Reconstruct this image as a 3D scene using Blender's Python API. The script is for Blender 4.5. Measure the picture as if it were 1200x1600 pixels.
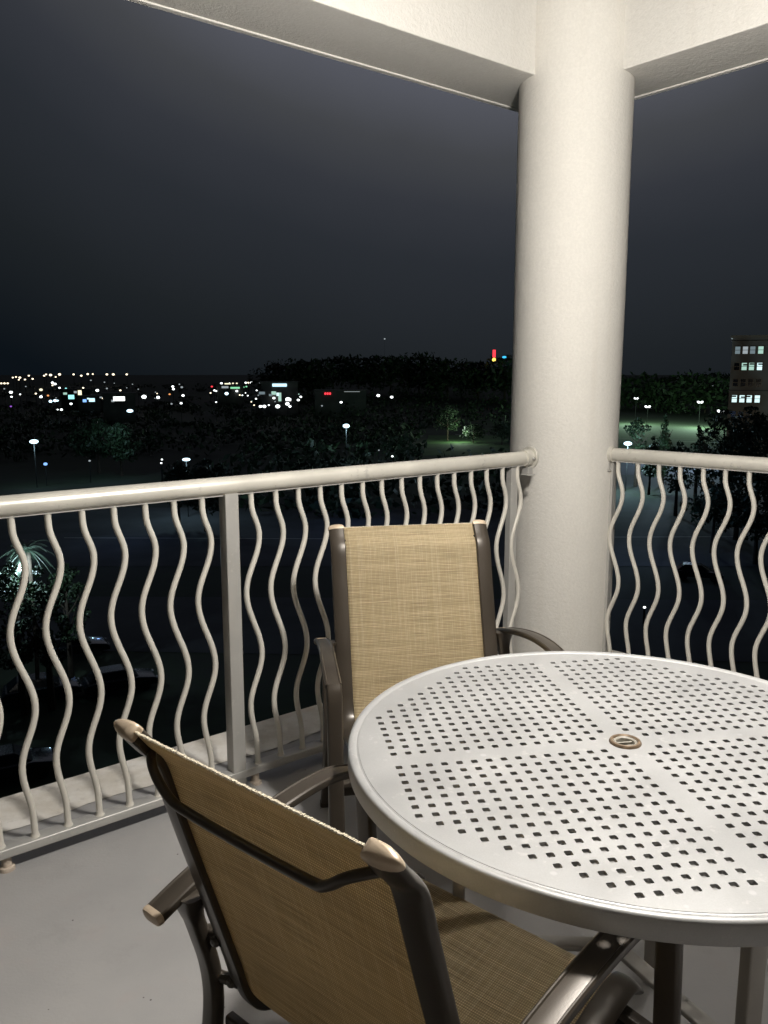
import bpy, bmesh, math, random
import numpy as np
from mathutils import Vector, Matrix
from mathutils.geometry import delaunay_2d_cdt
random.seed(7); rng = np.random.default_rng(11)
S = bpy.context.scene
COL = S.collection
for o in list(S.objects): bpy.data.objects.remove(o)

# ------------------------------------------------------------------ camera
CAM_H, FPX = 1.42, 1300.0
PITCH = math.radians(9.477)
cam = bpy.data.objects.new('camera', bpy.data.cameras.new('camera'))
COL.objects.link(cam); S.camera = cam
cam.location = (0, 0, CAM_H)
cam.rotation_euler = (math.pi/2 - PITCH, 0, 0)
cam.data.sensor_fit = 'VERTICAL'; cam.data.sensor_height = 36
cam.data.lens = 36*FPX/1600
cam.data.clip_start = .02; cam.data.clip_end = 6000

# ------------------------------------------------------------------ night sky
W = bpy.data.worlds.new('World'); S.world = W; W.use_nodes = True
nt = W.node_tree; nt.nodes.clear()
out = nt.nodes.new('ShaderNodeOutputWorld'); bg = nt.nodes.new('ShaderNodeBackground')
tc = nt.nodes.new('ShaderNodeTexCoord')
dot = nt.nodes.new('ShaderNodeVectorMath'); dot.operation = 'DOT_PRODUCT'
_g = Vector((.1, .7, .7)).normalized(); dot.inputs[1].default_value = _g
nrm = nt.nodes.new('ShaderNodeVectorMath'); nrm.operation = 'NORMALIZE'
ramp = nt.nodes.new('ShaderNodeValToRGB')
cr = ramp.color_ramp; cr.interpolation = 'LINEAR'
cr.elements[0].position = .48; cr.elements[0].color = (.0022, .0042, .0066, 1)
cr.elements[1].position = .97; cr.elements[1].color = (.125, .130, .155, 1)
for p_, c_ in ((.62, (.0042, .0070, .0103)), (.715, (.0150, .0185, .0220)), (.79, (.0262, .0305, .0380)), (.825, (.0390, .0430, .0530)), (.856, (.0640, .0675, .0760)), (.886, (.1040, .1090, .1310))):
    e = cr.elements.new(p_); e.color = (*c_, 1)
cn = nt.nodes.new('ShaderNodeTexNoise'); cn.inputs['Scale'].default_value = 3.0; cn.inputs['Detail'].default_value = 6
mx = nt.nodes.new('ShaderNodeMath'); mx.operation = 'MULTIPLY_ADD'; mx.inputs[1].default_value = .035; 
L = nt.links
L.new(tc.outputs['Generated'], nrm.inputs[0]); L.new(nrm.outputs[0], dot.inputs[0])
L.new(nrm.outputs[0], cn.inputs['Vector']); L.new(cn.outputs['Fac'], mx.inputs[0]); L.new(dot.outputs['Value'], mx.inputs[2])
sb = nt.nodes.new('ShaderNodeMath'); sb.operation = 'SUBTRACT'; sb.inputs[1].default_value = .0175
L.new(mx.outputs[0], sb.inputs[0]); L.new(sb.outputs[0], ramp.inputs['Fac'])
L.new(ramp.outputs['Color'], bg.inputs['Color']); bg.inputs['Strength'].default_value = .88
L.new(bg.outputs[0], out.inputs[0])
S.view_settings.view_transform = 'Standard'; S.view_settings.look = 'None'
S.view_settings.exposure = 0; S.view_settings.gamma = 1
S.view_settings.use_curve_mapping = False
LAMP_POS = (.62, 1.62, 2.20); LAMP_STRENGTH = 570.0; LAMP_COL = (1, .955, .885, 1)

# ------------------------------------------------------------------ materials
def new_mat(name):
    m = bpy.data.materials.new(name); m.use_nodes = True
    return m, m.node_tree, m.node_tree.nodes['Principled BSDF']
def node(t, kind, **kw):
    n = t.nodes.new(kind)
    for k, v in kw.items():
        if k in n.inputs: n.inputs[k].default_value = v
        else: setattr(n, k, v)
    return n
def coords(t, kind='Object', scale=(1, 1, 1), rot=(0, 0, 0)):
    c = t.nodes.new('ShaderNodeTexCoord'); mp = t.nodes.new('ShaderNodeMapping')
    mp.inputs['Scale'].default_value = scale; mp.inputs['Rotation'].default_value = rot
    t.links.new(c.outputs[kind], mp.inputs[0]); return mp.outputs[0]
def mixc(t, fac, a, b, blend='MIX'):
    n = t.nodes.new('ShaderNodeMix'); n.data_type = 'RGBA'; n.blend_type = blend
    for s, v in ((0, fac), (6, a), (7, b)):
        if isinstance(v, bpy.types.NodeSocket): t.links.new(v, n.inputs[s])
        else: n.inputs[s].default_value = v if s == 0 else (*v, 1) if len(v) == 3 else v
    return n.outputs[2]
def rampf(t, src, p0, p1, c0=(0, 0, 0, 1), c1=(1, 1, 1, 1)):
    r = t.nodes.new('ShaderNodeValToRGB'); r.color_ramp.elements[0].position = p0; r.color_ramp.elements[1].position = p1
    r.color_ramp.elements[0].color = c0; r.color_ramp.elements[1].color = c1
    t.links.new(src, r.inputs[0]); return r.outputs[0]
def noise(t, vec, scale, detail=4, rough=.55):
    n = node(t, 'ShaderNodeTexNoise', Scale=scale, Detail=detail, Roughness=rough)
    t.links.new(vec, n.inputs['Vector']); return n.outputs['Fac']
def bump(t, bs, h, strength, dist=.01, prev=None):
    b = node(t, 'ShaderNodeBump', Strength=strength, Distance=dist)
    t.links.new(h, b.inputs['Height'])
    if prev is not None: t.links.new(prev, b.inputs['Normal'])
    t.links.new(b.outputs[0], bs.inputs['Normal']); return b.outputs[0]

def plain(name, col, rough=.5, metal=0, var=.12, vscale=6, bscale=0, bstr=.2, coord='Object'):
    m, t, b = new_mat(name); v = coords(t, coord)
    n = noise(t, v, vscale)
    c = mixc(t, rampf(t, n, .35, .68), tuple(x*(1-var) for x in col), tuple(min(1, x*(1+var)) for x in col))
    t.links.new(c, b.inputs['Base Color'])
    b.inputs['Roughness'].default_value = rough; b.inputs['Metallic'].default_value = metal
    if bscale: bump(t, b, noise(t, v, bscale, 3), bstr, .004)
    return m

def stucco(name, col, dirt=(.30, .25, .18), dirt_amt=.25):
    m, t, b = new_mat(name); v = coords(t)
    big = noise(t, v, 1.7, 5); fine = noise(t, v, 170, 3, .6); mid = noise(t, v, 34, 4)
    c = mixc(t, rampf(t, big, .3, .75), tuple(x*.93 for x in col), col)
    vs = coords(t, scale=(14, 14, .5)); st = noise(t, vs, 1.3, 4)
    f = node(t, 'ShaderNodeMath', operation='MULTIPLY'); f.inputs[1].default_value = dirt_amt
    t.links.new(rampf(t, st, .50, .85), f.inputs[0])
    c = mixc(t, f.outputs[0], c, dirt); t.links.new(c, b.inputs['Base Color'])
    b.inputs['Roughness'].default_value = .78
    p = bump(t, b, mid, .5, .004); p = bump(t, b, noise(t, v, 75, 3, .6), .65, .0035, p)
    c = mixc(t, rampf(t, noise(t, v, 90, 4, .7), .42, .62, (.22, .22, .22, 1), (0, 0, 0, 1)), c, tuple(x*.72 for x in col)); t.links.new(c, b.inputs['Base Color']); bump(t, b, fine, .6, .0018, p)
    return m
M = {}
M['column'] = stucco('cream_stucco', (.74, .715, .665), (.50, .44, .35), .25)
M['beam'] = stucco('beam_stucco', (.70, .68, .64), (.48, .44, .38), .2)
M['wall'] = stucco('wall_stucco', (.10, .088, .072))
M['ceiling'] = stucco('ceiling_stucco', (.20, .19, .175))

def floor_mat():
    m, t, b = new_mat('grey_floor_paint'); v = coords(t)
    n = noise(t, v, 2.2, 6); n2 = noise(t, v, 9, 5)
    c = mixc(t, rampf(t, n, .3, .75), (.33, .325, .325), (.41, .40, .395))
    c = mixc(t, rampf(t, n2, .58, .75, (0, 0, 0, 1), (.45, .45, .45, 1)), c, (.40, .36, .35))
    vo = node(t, 'ShaderNodeTexVoronoi', Scale=26.0); t.links.new(v, vo.inputs['Vector'])
    sp = rampf(t, vo.outputs['Distance'], .055, .08, (1, 1, 1, 1), (0, 0, 0, 1))
    w = node(t, 'ShaderNodeTexWhiteNoise'); t.links.new(vo.outputs['Position'], w.inputs['Vector'])
    k = rampf(t, w.outputs['Value'], .78, .79)
    mm = node(t, 'ShaderNodeMath', operation='MULTIPLY'); t.links.new(sp, mm.inputs[0]); t.links.new(k, mm.inputs[1])
    c = mixc(t, mm.outputs[0], c, (.07, .06, .055))
    n3 = noise(t, coords(t, scale=(3, 3, 3)), 1.1, 8, .7)
    c = mixc(t, rampf(t, n3, .56, .72, (0, 0, 0, 1), (.35, .35, .35, 1)), c, (.24, .23, .225))
    t.links.new(c, b.inputs['Base Color']); b.inputs['Roughness'].default_value = .5
    rr = rampf(t, n2, .3, .8, (.42, .42, .42, 1), (.62, .62, .62, 1)); t.links.new(rr, b.inputs['Roughness'])
    bump(t, b, noise(t, v, 120, 3), .25, .002)
    return m
M['floor'] = floor_mat()
def ledge_mat():
    m, t, b = new_mat('stained_cream_ledge'); v = coords(t)
    n = noise(t, v, 6, 7, .65); n2 = noise(t, v, 22, 5)
    c = mixc(t, rampf(t, n, .32, .62), (.64, .59, .51), (.85, .82, .77))
    c = mixc(t, rampf(t, n2, .60, .78, (0, 0, 0, 1), (.5, .5, .5, 1)), c, (.42, .38, .33))
    t.links.new(c, b.inputs['Base Color']); b.inputs['Roughness'].default_value = .8
    bump(t, b, n2, .5, .004); return m
M['ledge'] = ledge_mat()
def metal_paint(name, col, rough, metal, sp=.04, wear=None, coat=0):
    m, t, b = new_mat(name); v = coords(t)
    n = noise(t, v, 7, 5); f = noise(t, v, 420, 2)
    c = mixc(t, rampf(t, n, .3, .72), tuple(x*(1-.10) for x in col), tuple(x*1.06 for x in col))
    c = mixc(t, rampf(t, f, .3, .7, (0, 0, 0, 1), (sp*5,)*3+(1,)), c, tuple(x*.7 for x in col))
    if wear:
        w2 = noise(t, v, 30, 6, .7)
        c = mixc(t, rampf(t, w2, .60, .66, (0, 0, 0, 1), (.45, .45, .45, 1)), c, wear)
    t.links.new(c, b.inputs['Base Color'])
    t.links.new(rampf(t, n, .25, .8, (rough*.85,)*3+(1,), (rough*1.2,)*3+(1,)), b.inputs['Roughness'])
    b.inputs['Metallic'].default_value = metal; b.inputs['Coat Weight'].default_value = coat
    bump(t, b, f, .12, .001)
    return m
M['rail'] = metal_paint('champagne_rail_paint', (.64, .615, .55), .34, .2, .02, (.36, .34, .31))
M['rod'] = metal_paint('baluster_paint', (.70, .67, .60), .42, .1, .02)
M['post'] = metal_paint('post_paint', (.50, .49, .465), .38, .3, .02, (.6, .58, .54))
M['table'] = metal_paint('silver_table_powdercoat', (.405, .405, .405), .45, .25, .05, (.52, .51, .50))
t_ = M['table'].node_tree; b_ = t_.nodes['Principled BSDF']; src = b_.inputs['Base Color'].links[0].from_socket
v_ = coords(t_); vo_ = node(t_, 'ShaderNodeTexVoronoi', Scale=38.0); t_.links.new(v_, vo_.inputs['Vector'])
wn_ = node(t_, 'ShaderNodeTexWhiteNoise'); t_.links.new(vo_.outputs['Position'], wn_.inputs['Vector'])
m_ = node(t_, 'ShaderNodeMath', operation='MULTIPLY'); t_.links.new(rampf(t_, vo_.outputs['Distance'], .16, .26, (1, 1, 1, 1), (0, 0, 0, 1)), m_.inputs[0]); t_.links.new(rampf(t_, wn_.outputs['Value'], .84, .86, (0, 0, 0, 1), (.25, .25, .25, 1)), m_.inputs[1])
m2_ = node(t_, 'ShaderNodeMath', operation='MULTIPLY'); t_.links.new(m_.outputs[0], m2_.inputs[0]); t_.links.new(rampf(t_, noise(t_, v_, 2.6, 2), .50, .60), m2_.inputs[1])
c_ = mixc(t_, m2_.outputs[0], src, (.66, .66, .67))
c_ = mixc(t_, rampf(t_, noise(t_, v_, 5, 6, .7), .55, .72, (0, 0, 0, 1), (.30, .30, .30, 1)), c_, (.34, .33, .32))
t_.links.new(c_, b_.inputs['Base Color'])
M['tabledark'] = metal_paint('table_leg_powdercoat', (.40, .38, .35), .45, .25, .03)
M['frame'] = metal_paint('bronze_frame', (.060, .049, .038), .34, .25, .03, None, .15)
M['cap'] = metal_paint('champagne_end_cap', (.62, .50, .37), .38, .3, .03)
M['ring'] = plain('aged_brass_ring', (.21, .15, .10), .45, .4, .35, 60)
M['plug'] = plain('plastic_plug', (.33, .31, .27), .4, 0, .2, 40)
M['steel'] = plain('bolt_steel', (.55, .53, .5), .3, .8)
M['foot'] = plain('stained_foot_paint', (.52, .44, .36), .6, 0, .3, 40, 60)
M['whitebase'] = plain('white_lamp_base', (.8, .8, .78), .5)
M['pipe'] = plain('blue_lit_pipe_tint', (.16, .42, .72), .35, .2)  # blue light on the pipe put into its colour

def sling(name, c_lo, c_hi, c_line, trans):
    m, t, b = new_mat(name)
    uv = t.nodes.new('ShaderNodeTexCoord').outputs['UV']       # u, v in metres
    def mapped(sx, sy):
        mp = t.nodes.new('ShaderNodeMapping'); mp.inputs['Scale'].default_value = (sx, sy, 1)
        t.links.new(uv, mp.inputs[0]); return mp.outputs[0]
    slub = noise(t, mapped(1.6, 330), 1, 4, .7); slub2 = noise(t, mapped(260, 2.2), 1, 3, .6); fineh = noise(t, mapped(9, 560), 1, 2)
    broad = noise(t, mapped(2.5, 30), 1, 3)
    c = mixc(t, rampf(t, slub, .30, .70), c_lo, c_hi)
    c = mixc(t, rampf(t, slub2, .46, .66, (0, 0, 0, 1), (.48, .48, .48, 1)), c, c_line)
    c = mixc(t, rampf(t, fineh, .52, .62, (0, 0, 0, 1), (.5, .5, .5, 1)), c, tuple(x*.5 for x in c_lo))
    c = mixc(t, rampf(t, broad, .55, .72, (0, 0, 0, 1), (.22, .22, .22, 1)), c, tuple(x*.6 for x in c_lo))
    wu = node(t, 'ShaderNodeTexWave', Scale=78.0); wu.bands_direction = 'X'; t.links.new(uv, wu.inputs[0])
    wv = node(t, 'ShaderNodeTexWave', Scale=66.0); wv.bands_direction = 'Y'; t.links.new(uv, wv.inputs[0])
    mu = node(t, 'ShaderNodeMath', operation='MULTIPLY'); t.links.new(wu.outputs['Fac'], mu.inputs[0]); t.links.new(wv.outputs['Fac'], mu.inputs[1])
    c = mixc(t, rampf(t, mu.outputs[0], 0, .50, (.60, .60, .60, 1), (0, 0, 0, 1)), c, tuple(x*.30 for x in c_lo))
    t.links.new(c, b.inputs['Base Color']); b.inputs['Roughness'].default_value = .62
    nb = bump(t, b, mu.outputs[0], .6, .0012)
    bump(t, b, slub, .3, .001, nb)
    tr = t.nodes.new('ShaderNodeBsdfTranslucent'); t.links.new(c, tr.inputs['Color'])
    ms = t.nodes.new('ShaderNodeMixShader'); ms.inputs[0].default_value = trans
    o = t.nodes['Material Output']
    t.links.new(b.outputs[0], ms.inputs[1]); t.links.new(tr.outputs[0], ms.inputs[2]); t.links.new(ms.outputs[0], o.inputs[0])
    return m
M['sling'] = sling('tan_woven_sling', (.45, .335, .18), (.89, .73, .45), (.92, .80, .55), .34)
M['thread'] = plain('sling_edge_thread', (.78, .70, .54), .7, 0, .25, 300, 500, .6)

def emit(name, col, strength):
    m = bpy.data.materials.new(name); m.use_nodes = True; t = m.node_tree; t.nodes.clear()
    o = t.nodes.new('ShaderNodeOutputMaterial'); e = t.nodes.new('ShaderNodeEmission')
    e.inputs[0].default_value = (*col, 1); e.inputs[1].default_value = strength
    t.links.new(e.outputs[0], o.inputs[0]); m.cycles.emission_sampling = 'NONE'; return m
EM = {k: emit('glow_'+k, c, s) for k, (c, s) in dict(
    white=((.93, 1, 1), 3.2), warm=((1, .86, .62), 2.4), cool=((.60, .86, 1), 3.4), blue=((.22, .45, 1), 1.6), dim=((.75, .85, .9), .45),
    red=((1, .05, .07), 1.6), orange=((1, .42, .15), 1.1), green=((.35, 1, .55), .9), purple=((.45, .15, .9), .8),
    cyan=((.35, .95, .95), 1.4), yellow=((1, .72, .12), 2.0), azure=((.05, .5, .9), 1.5), cream=((1, .93, .65), 1.4),
    window=((.68, .93, .95), 1.25), winlow=((.45, .60, .66), .35), winmid=((.55, .88, .75), .75), sign=((.55, .85, 1), 1.6)).items()}

# ------------------------------------------------------------------ helpers
def finish(o, label=None, cat=None, group=None, kind=None):
    if label: o['label'] = label
    if cat: o['category'] = cat
    if group: o['group'] = group
    if kind: o['kind'] = kind
    return o
def empty(name, loc=(0, 0, 0), rz=0, **kw):
    o = bpy.data.objects.new(name, None); COL.objects.link(o); o.location = loc; o.rotation_euler[2] = rz
    o.empty_display_size = .2
    return finish(o, **kw)
class MB:
    def __init__(s): s.v = []; s.f = []; s.uv = {}
    def add(s, vs, fs):
        n = len(s.v); s.v += [tuple(v) for v in vs]; s.f += [tuple(i+n for i in f) for f in fs]; return s
    def box(s, c, size, rot=None):
        x, y, z = (k/2 for k in size)
        vs = [Vector((a*x, b*y, d*z)) for a in (-1, 1) for b in (-1, 1) for d in (-1, 1)]
        if rot is not None: vs = [rot @ v for v in vs]
        return s.add([v+Vector(c) for v in vs], [(0, 1, 3, 2), (4, 6, 7, 5), (0, 4, 5, 1), (2, 3, 7, 6), (0, 2, 6, 4), (1, 5, 7, 3)])
    def prism(s, poly, z0, z1):
        n = len(poly); vs = [(x, y, z0) for x, y in poly]+[(x, y, z1) for x, y in poly]
        return s.add(vs, [tuple(range(n))[::-1], tuple(range(n, 2*n))]+[(i, (i+1) % n, n+(i+1) % n, n+i) for i in range(n)])
    def sweep(s, pts, sec, side=None, caps=True, scale=None):
        """sec: list of (u,v): u along 'side', v along the path normal"""
        pts = [Vector(p) for p in pts]; n = len(sec); vs = []; fs = []
        for i, p in enumerate(pts):
            a = pts[max(i-1, 0)]; b = pts[min(i+1, len(pts)-1)]; tg = (b-a).normalized()
            if 0 < i < len(pts)-1:      # mitre
                t1 = (pts[i]-a).normalized(); t2 = (b-pts[i]).normalized(); tg = (t1+t2).normalized()
                k = 1/max(.5, t1.dot(tg))
            else: k = 1
            sd = Vector(side) if side else (tg.orthogonal().normalized() if i == 0 else prev)
            sd = (sd-tg*sd.dot(tg)).normalized(); prev = sd; nm = tg.cross(sd)
            kk = scale[i] if scale else 1
            vs += [p+sd*u*kk+nm*w*kk*k for u, w in sec]
        for i in range(len(pts)-1):
            for j in range(n):
                fs.append((i*n+j, i*n+(j+1) % n, (i+1)*n+(j+1) % n, (i+1)*n+j))
        if caps: fs += [tuple(range(n))[::-1], tuple(range((len(pts)-1)*n, len(pts)*n))]
        return s.add(vs, fs)
    def tube(s, pts, r, seg=12, **kw): return s.sweep(pts, [(r*math.cos(a), r*math.sin(a)) for a in np.linspace(0, 2*math.pi, seg, endpoint=False)], **kw)
    def lathe(s, prof, seg=32, origin=(0, 0, 0), closed=False):
        vs = []; n = len(prof)
        for k in range(seg):
            a = 2*math.pi*k/seg
            vs += [(origin[0]+r*math.cos(a), origin[1]+r*math.sin(a), origin[2]+z) for r, z in prof]
        fs = []
        for k in range(seg):
            k2 = (k+1) % seg
            for i in range(n if closed else n-1):
                i2 = (i+1) % n
                fs.append((k*n+i, k2*n+i, k2*n+i2, k*n+i2))
        return s.add(vs, fs)
    def build(s, name, mat, parent=None, smooth=40, bevel=0, **kw):
        me = bpy.data.meshes.new(name); me.from_pydata([tuple(v) for v in s.v], [], s.f)
        bm = bmesh.new(); bm.from_mesh(me); bmesh.ops.recalc_face_normals(bm, faces=bm.faces); bm.to_mesh(me); bm.free()
        me.materials.append(mat)
        if smooth:
            me.polygons.foreach_set('use_smooth', [True]*len(me.polygons)); me.set_sharp_from_angle(angle=math.radians(smooth))
        o = bpy.data.objects.new(name, me); COL.objects.link(o)
        if parent: o.parent = parent
        if bevel:
            md = o.modifiers.new('bevel', 'BEVEL'); md.width = bevel; md.segments = 2; md.limit_method = 'ANGLE'
        return finish(o, **kw)
def rrect(w, h, r, k=3):
    """rounded rectangle section"""
    out = []
    for cx, cy, a0 in ((w/2-r, h/2-r, 0), (-w/2+r, h/2-r, 90), (-w/2+r, -h/2+r, 180), (w/2-r, -h/2+r, 270)):
        for i in range(k+1):
            a = math.radians(a0+90*i/k); out.append((cx+r*math.cos(a), cy+r*math.sin(a)))
    return out
def smooth_path(pts, n=6):
    """Catmull-Rom through the points"""
    P = [Vector(p) for p in pts]; P = [2*P[0]-P[1]]+P+[2*P[-1]-P[-2]]; o = []
    for i in range(1, len(P)-2):
        a, b, c, d = P[i-1:i+3]
        for k in range(n):
            t = k/n; o.append(.5*((2*b)+(c-a)*t+(2*a-5*b+4*c-d)*t*t+(3*b-a-3*c+d)*t**3))
    o.append(P[-2]); return o
def copy_tree(o, parent=None):
    c = o.copy(); COL.objects.link(c); c.parent = parent
    for ch in o.children: copy_tree(ch, c)
    return c

# ================================================================== BALCONY
DL = Vector((.781, .6245)); NL = Vector((-.6245, .781))      # left railing: direction to the column, outward normal
DR = Vector((.742, -.670)); NR = Vector((.670, .742))        # right railing
CC = Vector((.844, 3.91)); CR = .248
def meet(n1, p1, n2, p2):
    d = n1.x*n2.y-n1.y*n2.x
    return Vector(((p1*n2.y-p2*n1.y)/d, (n1.x*p2-n2.x*p1)/d))
LP, RP = 2.41, 3.46            # railing planes
def lp(t, off=0): b = Vector((-.481, 2.69))+DL*t; b += NL*(LP-b.dot(NL)+off); return b
def rp(t, off=0): b = Vector((1.0465, 3.7186))+DR*t; b += NR*(RP-b.dot(NR)+off); return b
OL, OR = 2.845, 3.86           # slab edges
BL, BR = -1.3, -1.6            # back walls (behind the camera)
A0 = meet(NL, OL, NR, OR); A1 = meet(NL, OL, NR, BR); A2 = meet(NL, BL, NR, BR); A3 = meet(NL, BL, NR, OR)
MB().prism([A0, A1, A2, A3], -.24, 0).build('balcony_floor', M['floor'], kind='structure', smooth=0, bevel=.004)
def strip(Na, pa0, pa1, start, D, length, name):
    m = MB(); n = 160; vs = []
    for i in range(n+1):
        q = start+D*(length*i/n)
        inner = q+Na*(pa0-q.dot(Na)+.007*math.sin(i*.37)+.009*math.sin(i*.11+2)+random.uniform(-.0025, .0025))
        outer = q+Na*(pa1-q.dot(Na))
        vs += [(*inner, .004), (*outer, .004), (*outer, -.235)]
    fs = []
    for i in range(n):
        a = 3*i; fs += [(a, a+1, a+4, a+3), (a+1, a+2, a+5, a+4)]
    m.add(vs, fs); return m.build(name, M['ledge'], kind='structure')
strip(NL, 2.615, OL+.004, A0-DL*3.9, DL, 3.9+.0, 'painted_ledge_strip')
strip(NR, 3.67, OR+.004, A0, DR, 4.2, 'painted_ledge_strip')

# back walls, ceiling: out of view, coloured dark to cut bounced light
wt = .15
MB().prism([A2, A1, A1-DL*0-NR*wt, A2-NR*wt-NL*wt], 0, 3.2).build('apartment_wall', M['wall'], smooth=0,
    label='plain dark stucco apartment wall closing the balcony on its left rear side', cat='wall')
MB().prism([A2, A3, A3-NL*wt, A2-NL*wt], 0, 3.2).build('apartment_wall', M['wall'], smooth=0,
    label='plain dark stucco apartment wall running behind the near chair', cat='wall')
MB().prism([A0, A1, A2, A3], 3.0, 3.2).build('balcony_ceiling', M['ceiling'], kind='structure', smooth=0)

# column
m = MB(); zs = np.linspace(.004, 3.0, 60); prof = [(CR, z) for z in zs]
m.lathe(prof, 96, (CC.x, CC.y, 0))
# slight unevenness of the render
m.v = [(CC.x+(x-CC.x)*(1+.004*math.sin(z*5+math.atan2(y-CC.y, x-CC.x)*3)), CC.y+(y-CC.y)*(1+.004*math.sin(z*4+math.atan2(y-CC.y, x-CC.x)*2)), z) for x, y, z in m.v]
m.build('column', M['column'], label='thick round cream stucco column at the corner of the balcony', cat='column')

# beams
K = 1.152
def beam(pi0, pi1, po0, po1, ext0, ext1, label):
    pi0, pi1, po0, po1 = (Vector(p)*K for p in (pi0, pi1, po0, po1))
    di = (pi1-pi0).normalized(); do = (po1-po0).normalized(); d = (di+do).normalized()
    a = pi0-d*ext0; b = pi1+d*ext1; c = po1+d*ext1; e = po0-d*ext0
    root = empty('beam', (0, 0, 0), label=label, cat='beam')
    zb = CAM_H+1.08*K
    MB().prism([a, b, c, e], zb, 3.0).build('beam_body', M['beam'], root, smooth=0, bevel=.005)
    nn = Vector((-d.y, d.x)); nn = nn if nn.dot(c-b) > 0 else -nn
    # drip edge: two thin beads along the outer lower edge
    for k, (o0, w, h) in enumerate(((-.030, .028, .006),)):
        q0 = e+nn*o0; q1 = c+nn*o0
        MB().prism([q0, q1, q1+nn*w, q0+nn*w], zb-h, zb+.004).build('drip_edge', M['beam'], root, smooth=0, bevel=.003)
    return root
beam((-.207, 2.656), (.538, 3.264), (-.751, 2.656), (.569, 3.717), 2.6, .10, 'long cream concrete beam overhead running from upper left to the column')
beam((1.205, 2.828), (.882, 3.199), (1.341, 3.125), (1.003, 3.552), 2.8, .10, 'cream concrete beam overhead to the right of the column')

# hanging ceiling lamps
def ceiling_lamp(pos, strength, label):
    lx, ly, lz = pos; d = lz-3.0
    root = empty('ceiling_lamp', (lx, ly, 3.0), label=label, cat='lamp')
    MB().lathe([(.001, 0), (.07, 0), (.07, -.02), (.03, -.045), (.001, -.045)], 40).build('lamp_base', M['whitebase'], root)
    MB().tube([(0, 0, -.04), (0, 0, d+.09)], .009, 10).build('lamp_rod', M['whitebase'], root)
    MB().lathe([(.001, d+.09), (.034, d+.088), (.038, d+.075), (.038, d+.045), (.001, d+.045)], 32).build('lamp_collar', M['whitebase'], root)
    gl = bpy.data.materials.new('lit_opal_glass'); gl.use_nodes = True; t = gl.node_tree; t.nodes.clear()
    o_ = t.nodes.new('ShaderNodeOutputMaterial'); e_ = t.nodes.new('ShaderNodeEmission'); e_.inputs[0].default_value = LAMP_COL; e_.inputs[1].default_value = strength
    t.links.new(e_.outputs[0], o_.inputs[0])
    MB().lathe([(.095*math.sin(a)+.0003, d+.015-.095*math.cos(a)) for a in np.linspace(0, 2.65, 14)], 28).build('lamp_shade', gl, root)
ceiling_lamp(LAMP_POS, LAMP_STRENGTH, 'small round hanging lamp above the table, switched on')

# ------------------------------------------------------------------ railings
ROD_KEYS = [(1.034, 0), (.995, .001), (.882, .028), (.688, -.026), (.470, .027), (.285, -.022), (.13, -.001), (.074, 0)]
def rod_offset(z):
    for (z0, a), (z1, b) in zip(ROD_KEYS, ROD_KEYS[1:]):
        if z <= z0 and z >= z1:
            t = (z0-z)/(z0-z1); return a+(b-a)*(1-math.cos(math.pi*t))/2
    return 0
def rod_mesh():
    m = MB(); zs = np.concatenate([[1.034, 1.029], np.linspace(1.024, .086, 64), [.080, .074]])
    m.tube([(rod_offset(z), 0, z) for z in zs], .0098, 10, side=(0, 1, 0), scale=[1.3, 1.15]+[1]*64+[1.18, 1.45]); return m
def railing(P, D, N, t_end, t_far, rods, posts, feet, label, end_sign, endpost_t, endpost_w):
    """P(t) gives a floor point; column end is at t_end"""
    root = empty('railing', (*P(t_end), 0), math.atan2(D.y, D.x), label=label, cat='railing')
    sgn = 1 if t_far > t_end else -1
    ln = abs(t_far-t_end)
    def X(t): return t-t_end
    # handrail
    x0, x1 = 0, X(t_far)
    MB().tube([(x0, 0, 1.060), (x1*.25, 0, 1.0602), (x1, 0, 1.060)], .0295, 28, side=(0, 1, 0)).build('handrail', M['rail'], root)
    MB().box((x1/2, 0, 1.0315), (abs(x1), .022, .007)).build('under_strip', M['post'], root, smooth=0)
    # collar against the column
    cx = -sgn*.012
    MB().tube([(cx+sgn*.034, 0, 1.060), (cx+sgn*.032, 0, 1.060), (cx-sgn*.008, 0, 1.060)], .0365, 28, side=(0, 1, 0)).build('collar', M['rail'], root)
    MB().tube([(cx-sgn*.004, 0, 1.060), (cx-sgn*.016, 0, 1.060)], .049, 28, side=(0, 1, 0)).build('flange', M['rail'], root, bevel=.002)
    MB().box((cx+sgn*.006, -.004, 1.006), (.030, .036, .034)).box((cx+sgn*.004, -.004, .987), (.045, .05, .005)).build('bracket', M['post'], root, smooth=0, bevel=.002)
    bz = MB().lathe([(.001, .006), (.005, .005), (.0085, .001), (.009, -.002)], 14)
    bz.v = [(x+cx+sgn*.004, -.0375-z, y+1.058) for x, y, z in bz.v]
    bz.build('bolt', M['steel'], root)
    # bottom rail
    MB().sweep([(0, 0, .060), (x1, 0, .060)], rrect(.052, .028, .004), side=(0, 1, 0)).build('bottom_rail', M['post'], root)
    first = None
    for t_ in rods:
        if first is None: first = rod_mesh().build('baluster', M['rod'], root); o = first
        else: o = first.copy(); COL.objects.link(o)
        o.location = (X(t_), 0, 0); o.rotation_euler = (0, random.uniform(-.003, .003), random.uniform(-.03, .03))
    for t_ in posts:
        MB().sweep([(X(t_), 0, .0), (X(t_), 0, 1.035)], rrect(.048, .048, .003), side=(1, 0, 0)).build('post', M['post'], root)
        MB().box((X(t_), 0, .005), (.10, .10, .01)).build('base_plate', M['post'], root, smooth=0, bevel=.002)
    MB().box((X(endpost_t), .012, .53), (endpost_w, .03, 1.0)).build('end_post', M['post'], root, smooth=0, bevel=.002)
    for t_ in feet:
        MB().lathe([(.001, .046), (.014, .046), (.014, .012), (.022, .010), (.023, .0), (.001, 0)], 16, (X(t_), 0, 0)).build('foot', M['foot'], root)
    return root
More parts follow.
